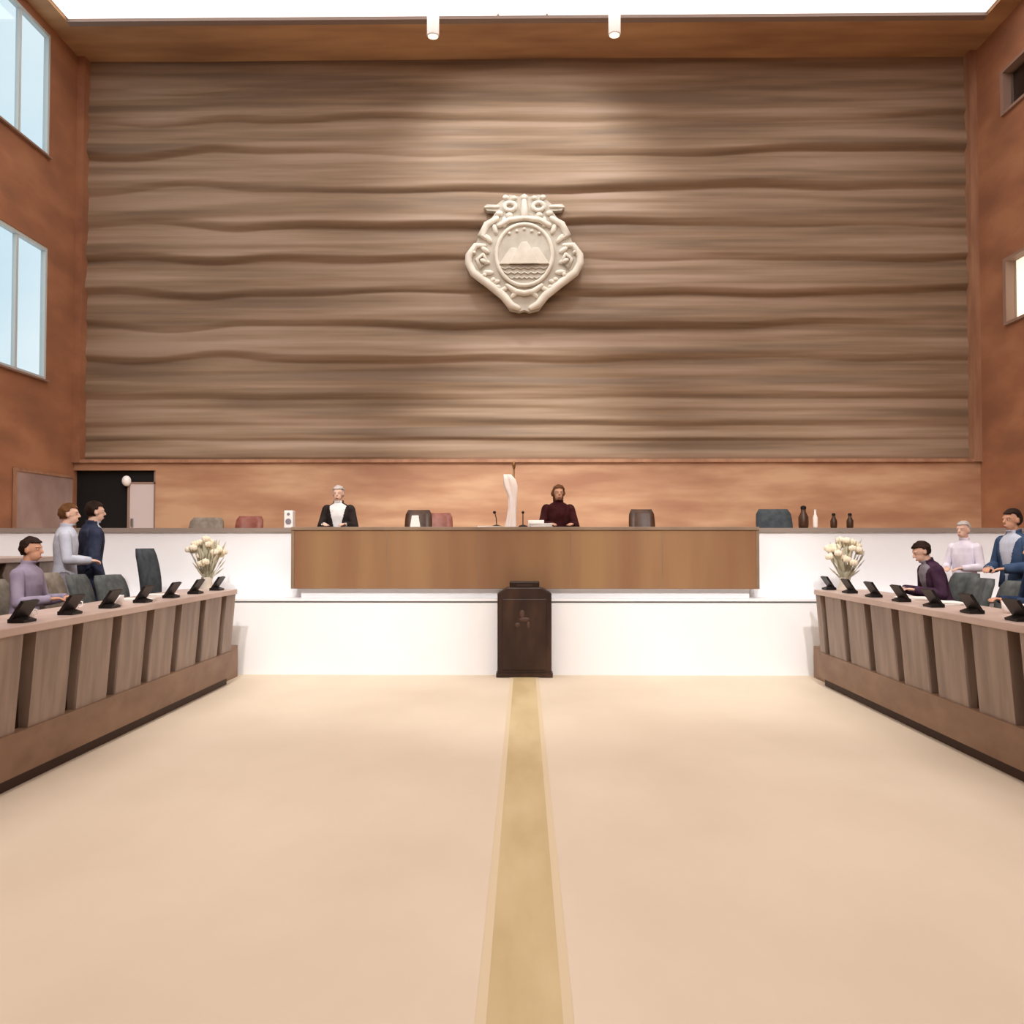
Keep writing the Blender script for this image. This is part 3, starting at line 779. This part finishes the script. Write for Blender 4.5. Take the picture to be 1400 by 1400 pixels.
    for s in (-1, 1):
        shell('shoe', lambda i: reg[i] == 'foot' and co[i].x * s > 0, .010, 'shoe')
    Rhi = Rh.transposed()
    def ht(i):
        if reg[i] != 'head': return False
        v = Rhi @ (co[i] - hc)
        if v.z > .062: return True
        lim = -.012 if not longhair else .02
        return v.y < lim + max(0, v.z) * .5 and v.z > (-.05 if not longhair else -.12) and not (abs(v.x) > .07 and v.y > -.03 and v.z < .02 and not longhair)
    hr = shell('hair', ht, .016, hair, .012)
    if longhair:
        bm = bmesh.new(); tube(bm, [H(0, -.07, .02), H(0, -.085, -.08), U(0, -.11, 1.40)], [.07, .075, .05], 12)
        obj('long_hair', bm, hair, body, True)
    for s in (-1, 1):
        bm = bmesh.new(); ell(bm, H(s * .031, .078, .010), (.0115, .0075, .0065), Rh, 10, 6); e = obj('eye', bm, 'eyew', body, True)
        bm = bmesh.new(); ell(bm, H(s * .031, .083, .010), (.0055, .004, .0055), Rh, 8, 6); obj('iris', bm, 'eyed', e, True)
    bm = bmesh.new(); ell(bm, H(0, .094, -.068), (.022, .006, .007), Rh, 10, 6); obj('mouth', bm, 'lip', body, True)
    return body

# rotation: people face local +y; -pi/2 turns them to +x
person('grey haired seated person in dark suit and white shirt at the left of the rostrum', (-2.70, 13.80, G), PI, 'sit', 1.68, 'skin1', 'hair_grey', 'whiteshirt', 'suit', .05, 'suit')
person('brown haired seated person in maroon and black right of the white flag', (.49, 13.80, G), PI + .1, 'sit', 1.70, 'skin2', 'hair_brown', 'maroon', 'suit', .02, 'maroon', True)
person('standing person in navy suit behind the left bench, looking to the aisle', (-5.16, 11.22, F), -PI / 2 + .7, 'stand', 1.80, 'skin1', 'hair_dark', 'iceblue', 'navy', .05, 'navy', False, 'down')
person('standing brown haired person in pale blue shirt beside the navy suited person', (-5.14, 10.58, F), -PI / 2 + .4, 'stand', 1.75, 'skin1', 'hair_brown', 'iceblue', 'softgrey', .02, None, False, 'front')
person('seated person in lavender top at the left edge of the view', (-4.62, 8.74, F), -PI / 2, 'sit', 1.66, 'skin2', 'hair_dark', 'lavender', 'softgrey', .06)
person('seated person in plum jacket leaning over the right bench', (4.62, 10.58, F), PI / 2, 'sit', 1.66, 'skin1', 'hair_dark', 'softgrey', 'slate', .32, 'plum', False, 'desk', 0, .3)
person('grey haired standing person in a pale lavender shirt against the right parapet', (5.40, 11.75, F), PI / 2 + .6, 'stand', 1.57, 'skin1', 'hair_grey', 'paleshirt', 'paleshirt', 0, None, False, 'front')
person('dark haired standing person in blue jacket at the right edge behind the bench', (5.05, 9.85, F), PI / 2 + .3, 'stand', 1.66, 'skin2', 'hair_dark', 'iceblue', 'taupe', .03, 'blue', False, 'front')
person('seated person in deep blue at the lower right edge behind the bench', (4.62, 8.52, F), PI / 2, 'sit', 1.66, 'skin2', 'hair_dark', 'deepblue', 'deepblue', .08)

# ------------------------------------------------------------------ light
def spot(name, loc, target, e, ang, blend=.6, col=(1, .98, .955), r=.25):
    l = bpy.data.lights.new(name, 'SPOT'); l.energy = e; l.spot_size = math.radians(ang); l.spot_blend = blend; l.color = col; l.shadow_soft_size = r
    o = bpy.data.objects.new(name, l); C.objects.link(o); o.location = loc
    o.rotation_euler = (Vector(target) - Vector(loc)).to_track_quat('-Z', 'Y').to_euler()
for x in (-5, 0, 5):
    spot('stage_fill', (x * .35, -3.0, ZC - .3), (x * .95, 12.6, 1.5), 4200, 30)  # added fill lights behind the camera, whiten the dais front, no fixtures
for x, e in ((-5.5, 1300), (0, 4200), (5.5, 1300)):
    spot('wainscot_fill', (x * .7, 9.5, ZC - .3), (x, 17.8, 2.3), e, 34, 1)  # added fill lights without fixtures, brighten the wainscot and wall foot
for x in (-1.56, 1.54):
    spot('pendant_spot', (x, 16.0, ZC - .64), (x * .2, 17.9, 8.0), 260, 125, 1, (.93, .96, 1))

w = bpy.data.worlds.new('sky'); S.world = w; w.use_nodes = True
nt = w.node_tree; bg = nt.nodes['Background']; bg.inputs[1].default_value = 1.15
tc = nt.nodes.new('ShaderNodeTexCoord'); nz = nt.nodes.new('ShaderNodeTexNoise'); nz.inputs['Scale'].default_value = 2.5
cr = nt.nodes.new('ShaderNodeValToRGB')
cr.color_ramp.elements[0].position = .38; cr.color_ramp.elements[0].color = (.50, .72, .85, 1)
cr.color_ramp.elements[1].position = .62; cr.color_ramp.elements[1].color = (1, 1, 1, 1)
nt.links.new(tc.outputs['Generated'], nz.inputs['Vector']); nt.links.new(nz.outputs['Fac'], cr.inputs[0]); nt.links.new(cr.outputs[0], bg.inputs[0])

# ------------------------------------------------------------------ camera
cd = bpy.data.cameras.new('camera'); cam = bpy.data.objects.new('camera', cd); C.objects.link(cam); S.camera = cam
cd.sensor_width = 36; cd.lens = 36 * FOC / 1400; cd.clip_end = 200; cd.clip_start = .05
cam.location = (0, 0, EYE)
cam.rotation_euler = (PI / 2 + math.atan(38 / FOC), 0, math.atan(17 / FOC))
S.view_settings.view_transform = 'Standard'; S.view_settings.look = 'None'
S.view_settings.gamma = 1; S.view_settings.exposure = 0; S.view_settings.use_curve_mapping = False
